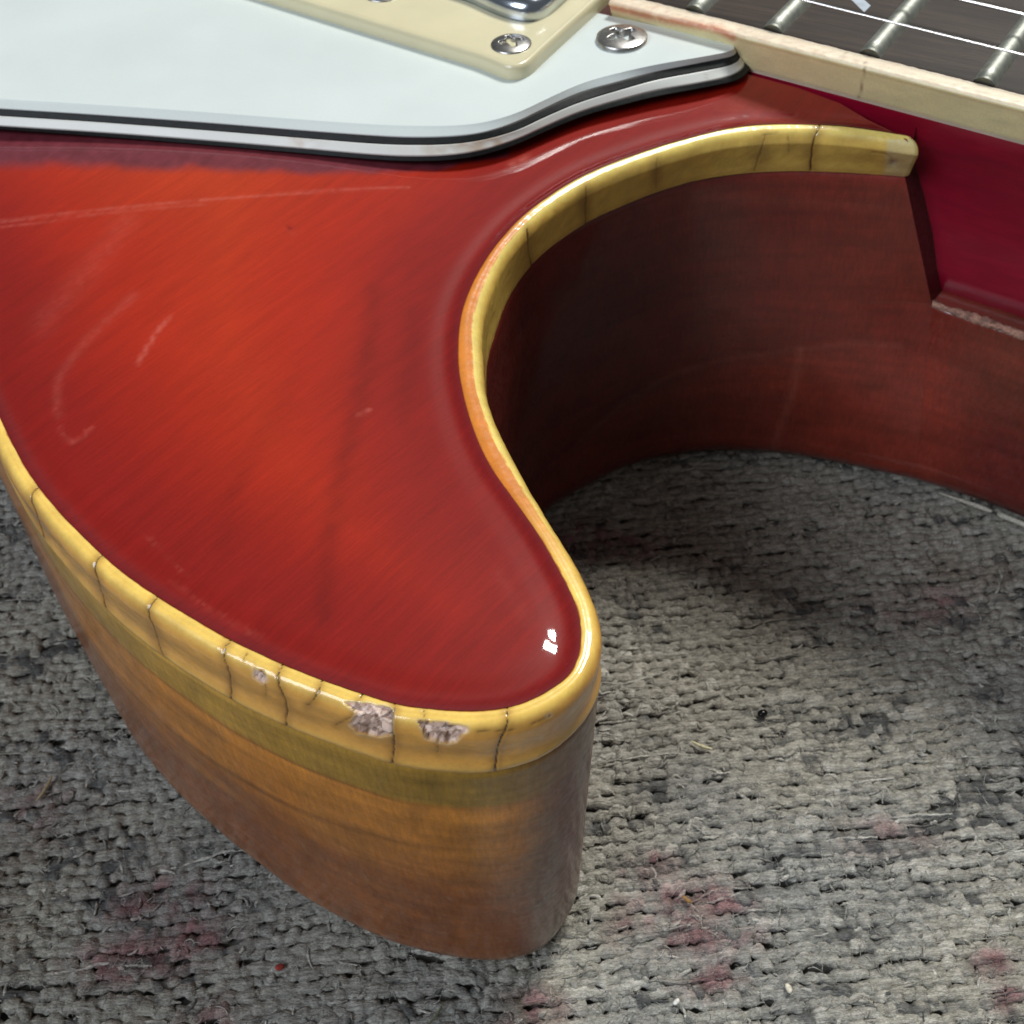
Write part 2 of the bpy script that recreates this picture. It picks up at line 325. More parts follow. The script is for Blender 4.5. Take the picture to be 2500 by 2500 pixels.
# back plate
bk = np.vstack([R[-1][:, :2][1:]]); prof = np.vstack([Ld-No*2.6, bk]); far_pts = np.array([(150, 90), (120, 180), (60, 230), (-40, 300), (-150, 300)])
poly = np.vstack([prof[::4], far_pts]); gpart(mesh('back', np.c_[poly, np.full(len(poly), .45)], [tuple(range(len(poly)))], M['side'], None, np.tile((.09, .02, .012), (len(poly), 1)), shade=False))

# -- carved top
rimline = TI_[::4]
topx = np.vstack([TI_[::3], TI_[-1:]])
nkP = un([(2218, 343), (2204, 330), (2120, 284), (2050, 251), (1950, 218), (1830, 187)], [49.6, 49.7, 49.9, 50.0, 50.1, 50.2]); print('top edge off', ((nkP-NK[0])@nperp).round(1), 'rim', ((topx[-1]-NK[0])@nperp).round(1), 'ledge', ((A[::30]-NK[0])@nperp).round(1), 'P1', ((P1-NK[0])@nperp).round(1)); offN = float(((nkP[-1]-NK[0])@nperp)); nkB = NK[0]-nd*60+nperp*offN
bound = np.vstack([topx, nkP, [nkB], [(10, 215)], [(-60, 270)], [(-150, 270)]])
gx, gy = np.meshgrid(np.arange(-66, 49, .42), np.arange(44, 130, .42)); fine = np.c_[gx.ravel(), gy.ravel()]+rng.uniform(-.08, .08, (gx.size, 2))
gx, gy = np.meshgrid(np.arange(-150, 40, 4), np.arange(130, 270, 4)); coarse = np.c_[gx.ravel(), gy.ravel()]
gx, gy = np.meshgrid(np.arange(-150, -66, 3), np.arange(100, 130, 3)); c2 = np.c_[gx.ravel(), gy.ravel()]
G = np.vstack([fine, coarse, c2])
def inside(P, poly):
    r = np.zeros(len(P), bool); x, y = P[:, 0], P[:, 1]
    for (x1, y1), (x2, y2) in zip(poly, np.roll(poly, -1, 0)):
        if y1 == y2: continue
        c = ((y1 > y) != (y2 > y)) & (x < (x2-x1)*(y-y1)/(y2-y1)+x1); r ^= c
    return r
bcoarse = np.vstack([bound[:len(topx)][::6], bound[len(topx):]])
G = G[inside(G, bcoarse)]; dG = sdist(G, bcoarse); G = G[dG > .35]
allp = np.vstack([bound, G]); nb = len(bound)
vv, _, ff, *_ = delaunay_2d_cdt([Vector(p) for p in allp], [(i, (i+1) % nb) for i in range(nb)], [], 1, 1e-7)
VT = np.array([tuple(v) for v in vv])
def ztop(P):
    P = np.atleast_2d(P); d = sdist(P, rimline[::2]); dn = np.abs((P-NK[0])@nperp)
    rl = resample(rimline, 1.0); I_ = np.zeros(len(P))
    for q_ in rl: I_ += 1.0/(((P-q_)**2).sum(1)+.15)**1.5
    D = (I_/2)**-.5; D = lerp(d, D, sstep(d, .8, 2.5))
    z = ZR + .02 + 1.9*(1-np.exp(-(D/26.0)**1.5)) - .24*np.exp(-((D-1.3)/1.0)**2)*sstep(d, 0, 1.0)
    return z + .5*np.exp(-(dn/6.0)**2)*sstep(d, .5, 6.0)
zt = ztop(VT); PX = pr(np.c_[VT, zt]); d = sdist(VT, rimline[::2])
orange = np.array([.47, .042, .007]); red = np.array([.365, .018, .004]); deep = np.array([.225, .007, .004]); edge = np.array([.13, .006, .010])
c = lerp(deep, red, sstep(d+2.0*fbm(VT*.08, 50), 3, 17)[:, None]); c = lerp(c, orange, (sstep(d+4*fbm(VT*.05, 51), 12, 34)*.85)[:, None])
c = lerp(c, edge, (np.exp(-(d/.9)**2)*.75)[:, None])
# pickguard's shade painted onto the top as a dark purplish band
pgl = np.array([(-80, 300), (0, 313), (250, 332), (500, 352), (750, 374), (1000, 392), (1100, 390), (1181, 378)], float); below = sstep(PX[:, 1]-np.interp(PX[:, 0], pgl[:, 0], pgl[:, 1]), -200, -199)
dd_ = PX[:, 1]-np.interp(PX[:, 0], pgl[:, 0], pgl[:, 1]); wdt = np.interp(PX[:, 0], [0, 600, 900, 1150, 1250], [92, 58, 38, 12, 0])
# maple figure, marks in the finish, pale lines and a painted reflection
def line(pts, wd, n=8): return np.exp(-(sdist(PX, smooth(np.array(pts, float), n))/wd)**2)
nn = fbm(PX*.03, 60)
c = c*(1-.20*line([(915, 712), (900, 830), (886, 932), (835, 1150), (805, 1300), (789, 1500)], 26)*(1+.4*nn))[:, None]
c = c*(1-.12*line([(700, 985), (640, 1060), (575, 1200), (545, 1330)], 30)*(1+.4*nn))[:, None]
c = c*(1-.10*line([(1010, 760), (1000, 900), (985, 1030)], 22))[:, None]
pale = np.array([.60, .16, .12])
for pts, wd, am in (([(0, 541), (160, 522), (323, 505), (615, 479), (906, 460), (1000, 458)], 3.2, .42), ([(0, 556), (160, 534), (323, 513), (500, 499)], 2.5, .28),
        ([(414, 774), (380, 815), (336, 887)], 5, .50), ([(330, 719), (226, 816), (150, 910), (139, 960), (142, 1010)], 11, .17), ([(142, 1040), (165, 1075), (195, 1072), (222, 1045)], 4, .30),
        ([(900, 1000), (868, 1018)], 2.5, .4), ([(310, 538), (230, 640), (103, 790)], 30, .11), ([(1245, 404), (1290, 383)], 7, .4), ([(350, 1300), (420, 1370), (470, 1420)], 3, .15),  # the wide faint band is a soft reflection painted into the colour
        ([(1230, 345), (1238, 355)], 2.5, .35), ([(700, 560), (715, 572)], 2.5, .25), ([(1215, 1400), (1290, 1520)], 18, .06), ([(420, 1420), (520, 1490), (640, 1560)], 5, .16)):
    grit = .65+.6*fbm(PX*.11, 70); c = lerp(c, pale, np.clip(line(pts, wd)*am*grit, 0, 1)[:, None])
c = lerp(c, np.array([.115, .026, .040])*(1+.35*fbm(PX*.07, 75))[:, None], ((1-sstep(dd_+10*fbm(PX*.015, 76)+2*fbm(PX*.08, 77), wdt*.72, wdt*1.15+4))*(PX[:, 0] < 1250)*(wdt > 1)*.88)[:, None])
c = lerp(c, np.array([.16, .004, .004]), (line([(703, 553), (708, 556)], 5)*.8)[:, None])
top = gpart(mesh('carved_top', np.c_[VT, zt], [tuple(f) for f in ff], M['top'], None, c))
h_ = .12; gxn = -(ztop(VT+[h_, 0])-ztop(VT-[h_, 0]))/(2*h_); gyn = -(ztop(VT+[0, h_])-ztop(VT-[0, h_]))/(2*h_)
Nn = np.c_[gxn, gyn, np.ones(len(VT))]; Nn /= np.linalg.norm(Nn, axis=1)[:, None]; top.data.normals_split_custom_set_from_vertices(Nn.tolist())

# -- binding round the top edge
O = Wc; I = TI_; q_in = ((I-O)*-nW_out).sum(1); lean = gsm(np.maximum(0, 1.45-q_in)[:, None], 30)[:, 0]
OT = O+nW_out*lean[:, None]; wv = I-OT
prof = []                                              # (fraction across, z)
for z in np.linspace(ZB, ZR-1.55, 36): prof.append((0.0, z))
for k in range(1, 15):
    a = k/14*math.pi/2; prof.append((1.25*(1-math.cos(a)), ZR-1.55+1.5*math.sin(a)))
npf = len(prof); wl = np.linalg.norm(wv, axis=1); wu = wv/wl[:, None]
cols = []; fr = []
for off, z in prof: 
    o_ = off/1.25*np.minimum(1.25, wl*.62); cols.append(np.c_[lerp(O, OT, min(1, (z-ZB)/(ZR-1.5-ZB)))+wu*o_[:, None], np.full(nW, z)]); fr.append(o_/wl)
for t in np.linspace(0, 1, 10)[1:]:
    a0 = np.minimum(1.25, wl*.62); o_ = lerp(a0, wl+.10, t); cols.append(np.c_[OT+wu*o_[:, None], np.full(nW, ZR-.05+.10*math.sin(t*math.pi)-.06*t)]); fr.append(o_/wl)
Bv = np.array(cols); fr = np.array(fr); nB, _ = fr.shape
prof_ = .16*np.exp(-((Bv[:, :, 2]-ZB-.5)/.55)**2)-.20*np.exp(-((Bv[:, :, 2]-45.2)/1.2)**2)
Bv[:, :, :2] += nW_out[None]*(prof_*(1-.85*sstep(sW, S_TIP+4, S_TIP+20))[None])[:, :, None]
V = Bv.reshape(-1, 3); fr = fr.ravel(); sg = np.tile(sW, nB); zg = V[:, 2].copy(); px = pr(V); inn = sstep(sg, S_TIP+4, S_TIP+20)
nout = np.tile(nW_out, (nB, 1)); topness = sstep(fr, 0, .3)
yel = np.array([.93, .615, .14]); yelside = np.array([.86, .435, .085]); yin = np.array([.93, .63, .14])
c = lerp(yelside, yel, topness[:, None]); c = lerp(c, lerp(yin, np.array([.93, .72, .20]), topness[:, None]), inn[:, None])
n1 = fbm(np.c_[sg*.25, zg*.5, fr*2], 80); n2 = fbm(np.c_[sg*1.2, zg*.9, fr*3], 84)
c = c*(1+.10*n1+.07*n2)[:, None]
brownish = np.array([.36, .17, .04])
c = lerp(c, brownish, (np.clip(.35*n1+.12, 0, .5)*np.exp(-((zg-45.2)/1.5)**2)*(1-.35*inn))[:, None])
c = lerp(c, np.array([.80, .50, .12]), (np.exp(-((zg-43.5)/.5)**2)*.6)[:, None])
# overspray on the inner edge
wob = .06*fbm(np.c_[sg*1.3, sg*0+3], 90)
c = lerp(c, np.array([.52, .14, .025]), (sstep(fr+wob, .93, 1.0)*.9)[:, None])
ov = sstep(sg, s_at(un([(1440, 1480)], 46)[0])-2, s_at(un([(1440, 1480)], 46)[0])+12)*(1-sstep(sg, s_at(un([(1245, 721)], ZB)[0]), s_at(un([(1317, 627)], ZB)[0])+6))
c = lerp(c, np.array([.66, .185, .014])*(1+.15*n2)[:, None], (sstep(fr+wob*.5, .40, .44)*ov*.92)[:, None])
# cracks, stains and chips
def pl(pts, sm=6): return smooth(np.array(pts, float), sm)
cracks = [([(98, 1183), (76, 1217), (99, 1285), (106, 1310)], 2.6, 1), ([(252, 1350), (230, 1384), (245, 1440), (258, 1484)], 2.6, 1), ([(390, 1450), (363, 1490), (379, 1540), (397, 1600)], 2.6, 1),
 ([(566, 1557), (545, 1596), (562, 1651), (565, 1707)], 2.4, 1), ([(693, 1614), (678, 1658), (699, 1720), (699, 1772)], 2.8, 1.2), ([(789, 1655), (770, 1701), (752, 1722)], 2.2, 1),
 ([(887, 1692), (870, 1716), (856, 1750), (820, 1770)], 2.0, .8), ([(966, 1715), (957, 1773), (962, 1819), (958, 1868)], 3.0, 1.4), ([(1237, 1716), (1237, 1773), (1215, 1825), (1209, 1882)], 3.0, 1.3),
 ([(1032, 1722), (1036, 1750)], 1.6, .6), ([(1069, 1790), (1069, 1836)], 2.0, .7), ([(1166, 1785), (1268, 1780), (1337, 1750)], 2.2, .5), ([(603, 1590), (595, 1610)], 1.6, .5), ([(647, 1670), (650, 1700)], 2, .6),
 ([(2000, 306), (1986, 350), (1978, 415)], 3.2, 1.3), ([(1868, 330), (1857, 373), (1843, 417)], 3, .5), ([(1432, 455), (1430, 545)], 2.6, .7), ([(1604, 385), (1603, 460)], 2.5, .4), ([(1288, 560), (1290, 600), (1298, 648)], 2.6, .9), ([(1925, 335), (1928, 372)], 3, .4), ([(1860, 330), (1895, 325)], 3, .3),
 ([(2130, 372), (2165, 378), (2183, 398)], 3, .45)]
disp = np.zeros(len(V)); coatm = np.ones(len(V))
vis = (px[:, 0] > -60) & (px[:, 0] < 2300)
for pts, wd, am in cracks:
    P = pl(pts); bb = vis & (px[:, 0] > P[:, 0].min()-60) & (px[:, 0] < P[:, 0].max()+60) & (px[:, 1] > P[:, 1].min()-40) & (px[:, 1] < P[:, 1].max()+40)
    q = px[bb]+np.c_[2.5*fbm(q_ := px[bb]*.08, 95), 0*q_[:, 0]]; dd = sdist(q, P)
    wd = wd*.72; var = .75+.45*fbm(px[bb]*.045, 96); am = am*1.0; g = np.exp(-(dd/(wd*var))**2)*np.clip(.35+var*.75, .3, 1); halo = np.exp(-(dd/(wd*8))**2)
    c[bb] = lerp(c[bb], np.array([.30, .13, .02]), np.clip(halo*.52*min(am, 1), 0, 1)[:, None])
    c[bb] = lerp(c[bb], np.array([.045, .018, .006]), np.clip(g*1.1*am, 0, 1)[:, None]); disp[bb] -= .16*g*min(am, 1.2)
for cx, cy, wx, wy, am in ((1858, 380, 30, 35, .35), (1960, 360, 28, 25, .28), (2080, 340, 40, 14, .28), (1425, 500, 16, 40, .42), (1600, 420, 18, 38, .40), (2110, 385, 50, 16, .25), (610, 1640, 50, 22, .14), (1120, 1830, 60, 20, .15), (330, 1500, 30, 20, .2), (180, 1395, 26, 18, .2)):
    g = np.exp(-((px[:, 0]-cx)/wx)**2-((px[:, 1]-cy)/wy)**2)*vis; c = lerp(c, np.array([.30, .15, .045]), (g*am*1.25)[:, None])
g = np.exp(-((px[:, 0]-2181)/10)**2-((px[:, 1]-399)/9)**2); c = lerp(c, np.array([.22, .20, .16]), (g*.8)[:, None]); disp -= .2*g
g = sstep(px[:, 0]+.1*px[:, 1], 2195, 2207)*(px[:, 1] > 340); c = lerp(c, np.array([.72, .66, .42]), (g*.5)[:, None])
for poly, depth, tone in (([(838, 1712), (888, 1716), (950, 1722), (957, 1740), (955, 1795), (925, 1802), (872, 1790), (853, 1768), (868, 1740)], .55, 0),
        ([(1018, 1756), (1060, 1764), (1085, 1758), (1104, 1768), (1137, 1770), (1145, 1784), (1128, 1795), (1115, 1816), (1075, 1815), (1040, 1806), (1032, 1785)], .65, 1),
        ([(618, 1632), (640, 1634), (652, 1645), (655, 1662), (638, 1670), (622, 1655)], .3, 0), ([(1345, 1743), (1332, 1748), (1334, 1753), (1348, 1748)], .1, 1)):
    P = np.array(poly, float); bb = vis & (px[:, 0] > P[:, 0].min()-30) & (px[:, 0] < P[:, 0].max()+30) & (px[:, 1] > P[:, 1].min()-30) & (px[:, 1] < P[:, 1].max()+30)
    q = px[bb]+np.c_[5*fbm(px[bb]*.06, 200), 5*fbm(px[bb]*.06, 210)]
    ins = inside(q, P); e = sdist(q, np.vstack([P, P[:1]])); m = np.where(ins, sstep(e, 0, 4), 0)
    # broken facets: nearest of scattered cell centres, each with its own slope
    cen = np.c_[rng.uniform(P[:, 0].min(), P[:, 0].max(), 44), rng.uniform(P[:, 1].min(), P[:, 1].max(), 44)]; qq = px[bb]
    D = ((qq[:, None]-cen[None])**2).sum(2); k = D.argmin(1); gsl = rng.uniform(-.030, .030, (44, 2)); hz = rng.uniform(-.25, .2, 44)
    fac = hz[k]+((qq-cen[k])*gsl[k]).sum(1); disp[bb] += m*(-depth*.5+fac*.5); coatm[bb] = np.minimum(coatm[bb], 1-np.where(ins, 1, 0))
    tint = lerp(np.array([.92, .68, .56]), np.array([.24, .13, .08]), (rng.uniform(0, 1, 44)**(2.6 if tone == 0 else 1.5))[k][:, None]); ed_ = np.sort(D, 1); eg = np.exp(-((np.sqrt(ed_[:, 1])-np.sqrt(ed_[:, 0]))/1.5)**2); tint = tint*(1-.45*eg*(hz[k] < .05))[:, None]  # creases between facets darkened: shade painted into the tint
    c[bb] = lerp(c[bb], tint*(1+.2*fbm(qq*.2, 220))[:, None], np.where(ins, sstep(e, 0, 2.5), 0)[:, None])
    rim = np.exp(-(e/3.5)**2)*(~ins); c[bb] = lerp(c[bb], np.array([.80, .66, .45]), (rim*.5)[:, None])
sd = lerp(nout, np.zeros_like(nout), topness[:, None]*.5); V[:, :2] += sd*disp[:, None]; V[:, 2] += disp*topness*.8
wv_ = .05*fbm(np.c_[sg*.3, zg*.4], 301)+.03*fbm(np.c_[sg*1.1, zg], 303); V[:, :2] += nout*wv_[:, None]
# scalloped scraping along the cutaway edge
V[:, 2] += .02*fbm(np.c_[sg*1.6, fr*3], 310)*topness*(fr < .9)*inn
bind = gpart(recalc(mesh('edge_binding', V, gridfaces(nB, nW), M['bind'], None, c, True, coatm)))
# rounded end beside the neck
e0 = V.reshape(nB, nW, 3)[:, -1]; tE = tanW[-1]; ew_ = []; fE = fr.reshape(nB, nW)[:, -1]
e0 = np.vstack([e0, [[*(Wc[-1]-nW_out[-1]*1.6), ZB]]]); ce = e0.mean(0)
for k in range(5):
    a = k/4*math.pi/2; P_ = ce+(e0-ce)*(1-.16*(1-math.cos(a))); P_[:, :2] += tE*(.45*math.sin(a)); ew_.append(P_)
Ve = np.vstack(ew_); gpart(recalc(mesh('binding_end', Ve, [tuple(f) for f in gridfaces(5, nB+1, True)]+[tuple(range(4*(nB+1), 5*(nB+1)))], M['bind'], None, np.tile((.74, .56, .19), (len(Ve), 1)))))

# ---------------------------------------------------------------- neck, fretboard
ZF, ZFB = 55.5, 50.2
def strip(lo_, hi_, n): return resample(np.array([lo_, hi_], float), n=n)
outer_l = un([(1462, 40), (1700, 84), (1907, 116), (2114, 150), (2500, 265)], ZF)     # not straight in the trace: fit a line
FBd = nd                                                # frets are square to this
f_out = on_neck(un([(1500, 50), (2500, 265)], ZF), 0)   # reference points
q = un([(1866, 68), (2500, 236)], ZF); inner_off = float(((q-NK[0])@nperp).mean())
q = un([(1700, 66), (2114, 148), (2500, 265)], ZF); outer_off = float(((q-NK[0])@nperp).mean())
t_end = float((un([(1463, 20)], ZF)[0]-NK[0])@nd)
def N_(t, off): return NK[0]+nd*t+nperp*off
t1 = t_end+260.0

SL = math.radians(1.0)
# neck wood under the board
secs = []; NB = float(((nkP-NK[0])@nperp).max())+.25; NL = float(((A-NK[0])@nperp)[:60].mean())+3.2; print('NB NL', NB, NL)
for off, z in ((NB+.0, ZFB+.3), (NB+.2, 49), (NB+1.2, 46.5), (lerp(NB, NL, .4)+1.0, 43), (lerp(NB, NL, .6)+1.1, 39), (lerp(NB, NL, .85)+.7, 34), (lerp(NB, NL, .97), 29.5), (NL+.4, 25), (16, 20), (26, 14), (40, 18), (48, 34), (51, ZFB+.3)):
    secs.append([(*N_(t, off), z) for t in np.linspace(t_end+1, t1, 40)])
V = np.array(secs).reshape(-1, 3); gpart(recalc(mesh('neck', V, gridfaces(len(secs), 40), M['neck'])))
# binding of the board: profile outer side, worn top
tt = np.linspace(t_end, t1, 900); pr_ = [(0.0, ZFB-.0), (-.03, ZFB+.3)]+[(outer_off*((z-ZFB)/(ZF-ZFB)), z) for z in np.linspace(ZFB+.6, ZF-.8, 14)]
for k in range(1, 9):
    a = k/8*math.pi/2; pr_.append((outer_off+.55*(1-math.cos(a)), ZF-.55+.5*math.sin(a)))
pr_ += [(lerp(outer_off+.55, inner_off, t), ZF-.05+.02*t) for t in (.2, .4, .6, .8, 1)]
V = []
for o_, z in pr_: V.append(np.c_[NK[0]+nd*tt[:, None]+nperp*o_, np.full(len(tt), z)])
V = np.array(V).reshape(-1, 3); tg = np.tile(tt, len(pr_)); zg = V[:, 2]; px = pr(V)
offg = (V[:, :2]-NK[0])@nperp
topf = sstep(zg, ZF-.45, ZF-.1); n1 = fbm(np.c_[tg*.5, zg*.8], 400); n2 = fbm(np.c_[tg*1.8, offg*2.5], 404)
c = np.tile(np.array([.86, .75, .42]), (len(V), 1)); c = lerp(c, np.array([.86, .74, .58]), (topf*.85)[:, None])
c = lerp(c, np.array([.62, .33, .20]), (topf*np.clip(n2*.8, 0, 1)*.8*(1-sstep(tg, t_end+24, t_end+42)*.55))[:, None])
c = lerp(c, np.array([.72, .60, .60]), (np.exp(-((zg-ZFB-.2)/.35)**2)*.6)[:, None])*(1+.06*n1)[:, None]
c = lerp(c, np.array([.60, .21, .10]), (np.exp(-(sdist(px, pl([(1480, 14), (1620, 48), (1740, 70), (1790, 92)]))/10)**2)*.95*np.clip(1+.6*n2, 0, 1))[:, None])
c = lerp(c, np.array([.28, .17, .09]), (np.exp(-(sdist(px, pl([(2112, 150), (2106, 200), (2098, 238)]))/2.2)**2)*.85)[:, None])
c = lerp(c, np.array([.30, .20, .13]), (np.exp(-(sdist(px, pl([(2068, 128), (2055, 145)]))/2.2)**2)*.6)[:, None])
c = lerp(c, np.array([.50, .42, .36]), (np.exp(-((offg-outer_off-.75)/.22)**2)*topf*np.clip(fbm(np.c_[tg*2.4, tg*0], 409)*2, 0, 1)*.6)[:, None])
V[:, 2] += .06*n2*topf
fbb = gpart(recalc(mesh('fretboard_binding', V, gridfaces(len(pr_), len(tt)), M['fbind'], None, c)))
V = np.array([[(*N_(t, 0.2 if z < ZF-1 else inner_off), z) for t in (t_end, t_end)] for z in (ZFB, ZF)])
ew = [(*N_(t_end, outer_off*.5), ZFB-.5), (*N_(t_end, 52), ZFB-.5), (*N_(t_end, 52), ZF), (*N_(t_end, outer_off+.4), ZF)]
gpart(mesh('fretboard_end', ew, [(0, 1, 2, 3)], M['fbind'], None, np.tile((.72, .62, .42), (4, 1)), shade=False))
# board surface with a slight crown
offs = np.linspace(inner_off, 52, 14); V = np.array([[(*N_(t, o_), ZF+.02+.8*(1-((o_-27)/25.0)**2)*.5*sstep(o_, inner_off, inner_off+6)) for t in np.linspace(t_end, t1, 60)] for o_ in offs]).reshape(-1, 3)
board = gpart(recalc(mesh('fretboard', V, gridfaces(14, 60), M['wood'])))
def zboard(o_): return ZF+.02+.8*(1-((o_-27)/25.0)**2)*.5*float(sstep(np.array([o_]), inner_off, inner_off+6)[0])
# frets
fret_px = [(1690, 32), (1889, 73), (2124, 134), (2403, 204)]
ft = [float((un([p], ZF)[0]-NK[0])@nd) for p in fret_px]; print('fret t', ft)
gap = ft[-1]-ft[-2]
for k in range(8): gap *= 1.059; ft.append(ft[-1]+gap)
def fretmesh(t):
    rows = []
    for o_ in np.r_[inner_off+.15, inner_off+.35, inner_off+.8, np.linspace(inner_off+2, 51, 16)]:
        e = min(1, (o_-inner_off+.15)/.8); zz = zboard(o_)
        rows.append([(*N_(t+x*1.25, o_), zz-.1+(1.15*math.cos(x*math.pi/2)**.6*(.45+.55*e))) for x in np.linspace(-.999, .999, 11)])
    R = np.array(rows); V = R.reshape(-1, 3); Fc = gridfaces(R.shape[0], 11)
    return V, [tuple(f) for f in Fc]+[tuple(range(11))]
for t in ft:
    V, Fc = fretmesh(t); o = mesh('fret', V, Fc, M['fretm'], board); 
# trapezoid inlays between frets
def inlay(ta, tb, oa, ob):
    P = [N_(ta+3.2, oa+5), N_(tb-2.0, oa), N_(tb-2.0, ob), N_(ta+3.2, ob-5)]
    V = [(*p, zboard(float((p-NK[0])@nperp))+.03) for p in P]; mesh('inlay', V, [(0, 1, 2, 3)], M['pearl'], board, shade=False)
ci = un([(2110, 29)], ZF+.3)[0]; co = float((ci-NK[0])@nperp); ctm = float((ci-NK[0])@nd); print('inlay', co, ctm, ft[1], ft[2])
a1, a2 = un([(2060, 0)], ZF+.3)[0], un([(2143, 0)], ZF+.3)[0]
ut = float((a1-ci)@nd)/float((a1-ci)@nperp)
P = [ci, N_(ctm-abs(ut)*6 if abs(ut)*6 < 7 else ctm-7, co+6), N_(ctm-7, 40), N_(ctm, 46)]
mesh('inlay', [(*p, zboard(float((p-NK[0])@nperp))+.04) for p in P], [(0, 1, 2, 3)], M['pearl'], board, shade=False)
for k in (3, 5): inlay(ft[k], ft[k+1], co, 46)
# strings
def tube(pts, r, n=8):
    pts = np.asarray(pts, float); T = np.gradient(pts, axis=0); T /= np.linalg.norm(T, axis=1)[:, None]
    a = np.cross(T, [0, 0, 1.0]); a /= np.linalg.norm(a, axis=1)[:, None]+1e-9; b = np.cross(T, a); rr = np.broadcast_to(r, (len(pts),))
    ang = np.linspace(0, 2*math.pi, n, endpoint=False)
    V = pts[:, None]+rr[:, None, None]*(np.cos(ang)[None, :, None]*a[:, None]+np.sin(ang)[None, :, None]*b[:, None])
    return V.reshape(-1, 3), gridfaces(len(pts), n, True)
sA = un([(1940, 0), (2500, 135)], 58.5); sB = un([(2362, 0), (2500, 33)], 58.8)
o1 = float((sA[1]-NK[0])@nperp); o2 = o1+8.3; sdir = (sA[1]-sA[0])/np.linalg.norm(sA[1]-sA[0]); print('strings', (sA-NK[0])@nperp, (sB-NK[0])@nperp)
o2 = float(((sB-NK[0])@nperp).mean())
pitch = o2-o1
for k in range(6):
    base = N_(float((sA[1]-NK[0])@nd), o1+k*pitch); dk = lerp(sdir, nd, min(1, k/3)); dk = dk/np.linalg.norm(dk)
    p0 = base-dk*190; p1 = base+dk*190
    V, Fc = tube(resample(np.array([(*p0, 60.2+.1*k), (*base, 58.5+.12*k), (*p1, 57.4+.1*k)]), n=20), .13+.05*k)
    gpart(mesh('string', V, Fc, M['string']))

# worn bare edge along the heel step
sA_ = np.linspace(0, 1, 500); base = np.c_[np.interp(sA_*129, np.arange(130), A[:, 0]), np.interp(sA_*129, np.arange(130), A[:, 1])]
Hn = np.c_[np.interp(sA_*129, np.arange(130), hn[:, 0]), np.interp(sA_*129, np.arange(130), hn[:, 1])]
arcA = arc(base); rows = []; colw = []
for j, a in enumerate(np.linspace(-.5*math.pi, math.pi, 14)):
    w_ = (.55+.35*fbm(np.c_[arcA*.45, arcA*0], 500))*(1+.35*fbm(np.c_[arcA*2.2, np.full(500, j*.7)], 505))
    w_ = np.maximum(w_*1.45, .25); P = base-Hn*(.42+0*w_)[:, None]+Hn*(w_*np.cos(a)*.75)[:, None]
    rows.append(np.c_[P, 26.05+w_*math.sin(a)*.6]); nn_ = fbm(np.c_[arcA*1.3, np.full(500, j*.5)], 510)
    colw.append(lerp(np.array([.50, .27, .19]), np.array([.17, .09, .07]), np.clip(.5+.9*nn_, 0, 1)[:, None]))
gpart(recalc(mesh('bare_wood_edge', np.array(rows).reshape(-1, 3), gridfaces(14, 500), M['raw'], None, np.array(colw).reshape(-1, 3))))
# pale chipped line at the heel's foot
fp = resample(smooth(LBm[0:], 10), .25); fa = arc(fp); k0 = 0
segs = [(3.2, 10.5), (11.0, 17.2), (17.7, 22), (22.3, 34), (34.6, 60)]
for a, b in segs:
    m = (fa >= a) & (fa <= b); q = fp[m]; 
    if len(q) < 4: continue
    s_ = (fa[m]-a)/(b-a); r = .30*np.clip(np.minimum(s_, 1-s_)*12, .15, 1)*(1+.25*fbm(np.c_[fa[m]*.9, fa[m]*0], 520))*sstep(fa[m], 0, 12)
    V, Fc = tube(np.c_[q+np.array([-.1, -.25]), np.full(len(q), 1.2)], r+.05, 8); gpart(mesh('pale_chipped_edge', V, Fc, M['raw'], None, np.tile((.52, .50, .42), (len(V), 1))))

# ---------------------------------------------------------------- pickguard: four laminated layers with a bevelled edge
pgx = [0, 250, 500, 750, 900, 1000, 1100, 1181, 1259, 1320, 1388, 1440, 1500, 1600, 1700, 1766]
lines = [
 [241, 256, 273, 292, 302, 306, 306, 298, 276, 248, 216, 196, 180, 158, 141, 129],
 [266, 282, 300, 320, 331, 336, 334, 324, 299, 270, 238, 219, 203, 176, 156, 143],
 [283, 299, 318, 338, 350, 354, 352, 341, 319, 291, 261, 242, 224, 196, 177, 164],
 [308, 324, 343, 364, 377, 382, 379, 366, 341, 314, 284, 265, 247, 221, 204, 191],
 [316, 334, 354, 376, 389, 394, 391, 378, 354, 327, 298, 279, 262, 237, 218, 205]]
tips = [[(1790, 123), (1797, 116), (1790, 109), (1760, 101)], [(1790, 138), (1800, 129), (1796, 116), (1765, 102)], [(1793, 156), (1808, 143), (1802, 122), (1770, 104)],
        [(1798, 179), (1817, 164), (1812, 132), (1776, 106)], [(1803, 196), (1828, 174), (1824, 138), (1780, 108)]]
zz = [53.6, 52.85, 52.3, 51.5, 51.05]; rings = []
for ln, tp, z in zip(lines, tips, zz):
    P = un(list(zip(pgx, ln))+tp+[(1600, 62), (1450, 30)], z)
    P[-2:] = un([(1600, 62), (1450, 30)], 53.6)
    dL = P[0]-P[1]; dL /= np.linalg.norm(dL); ext = np.array([P[0]+dL*95, P[0]+dL*55, P[0]+dL*25])
    rings.append(gsm(resample(np.vstack([smooth(np.vstack([ext, P[:-2]]), 8), resample(np.vstack([P[-3], P[-2], P[-1]]), n=20)[1:]]), n=900), 3))
pg_back = np.array([(-20, 190), (-130, 230), (-160, 190)])
pgo = bpy.data.objects.new('pickguard', None); sc.collection.objects.link(pgo); gpart(pgo)
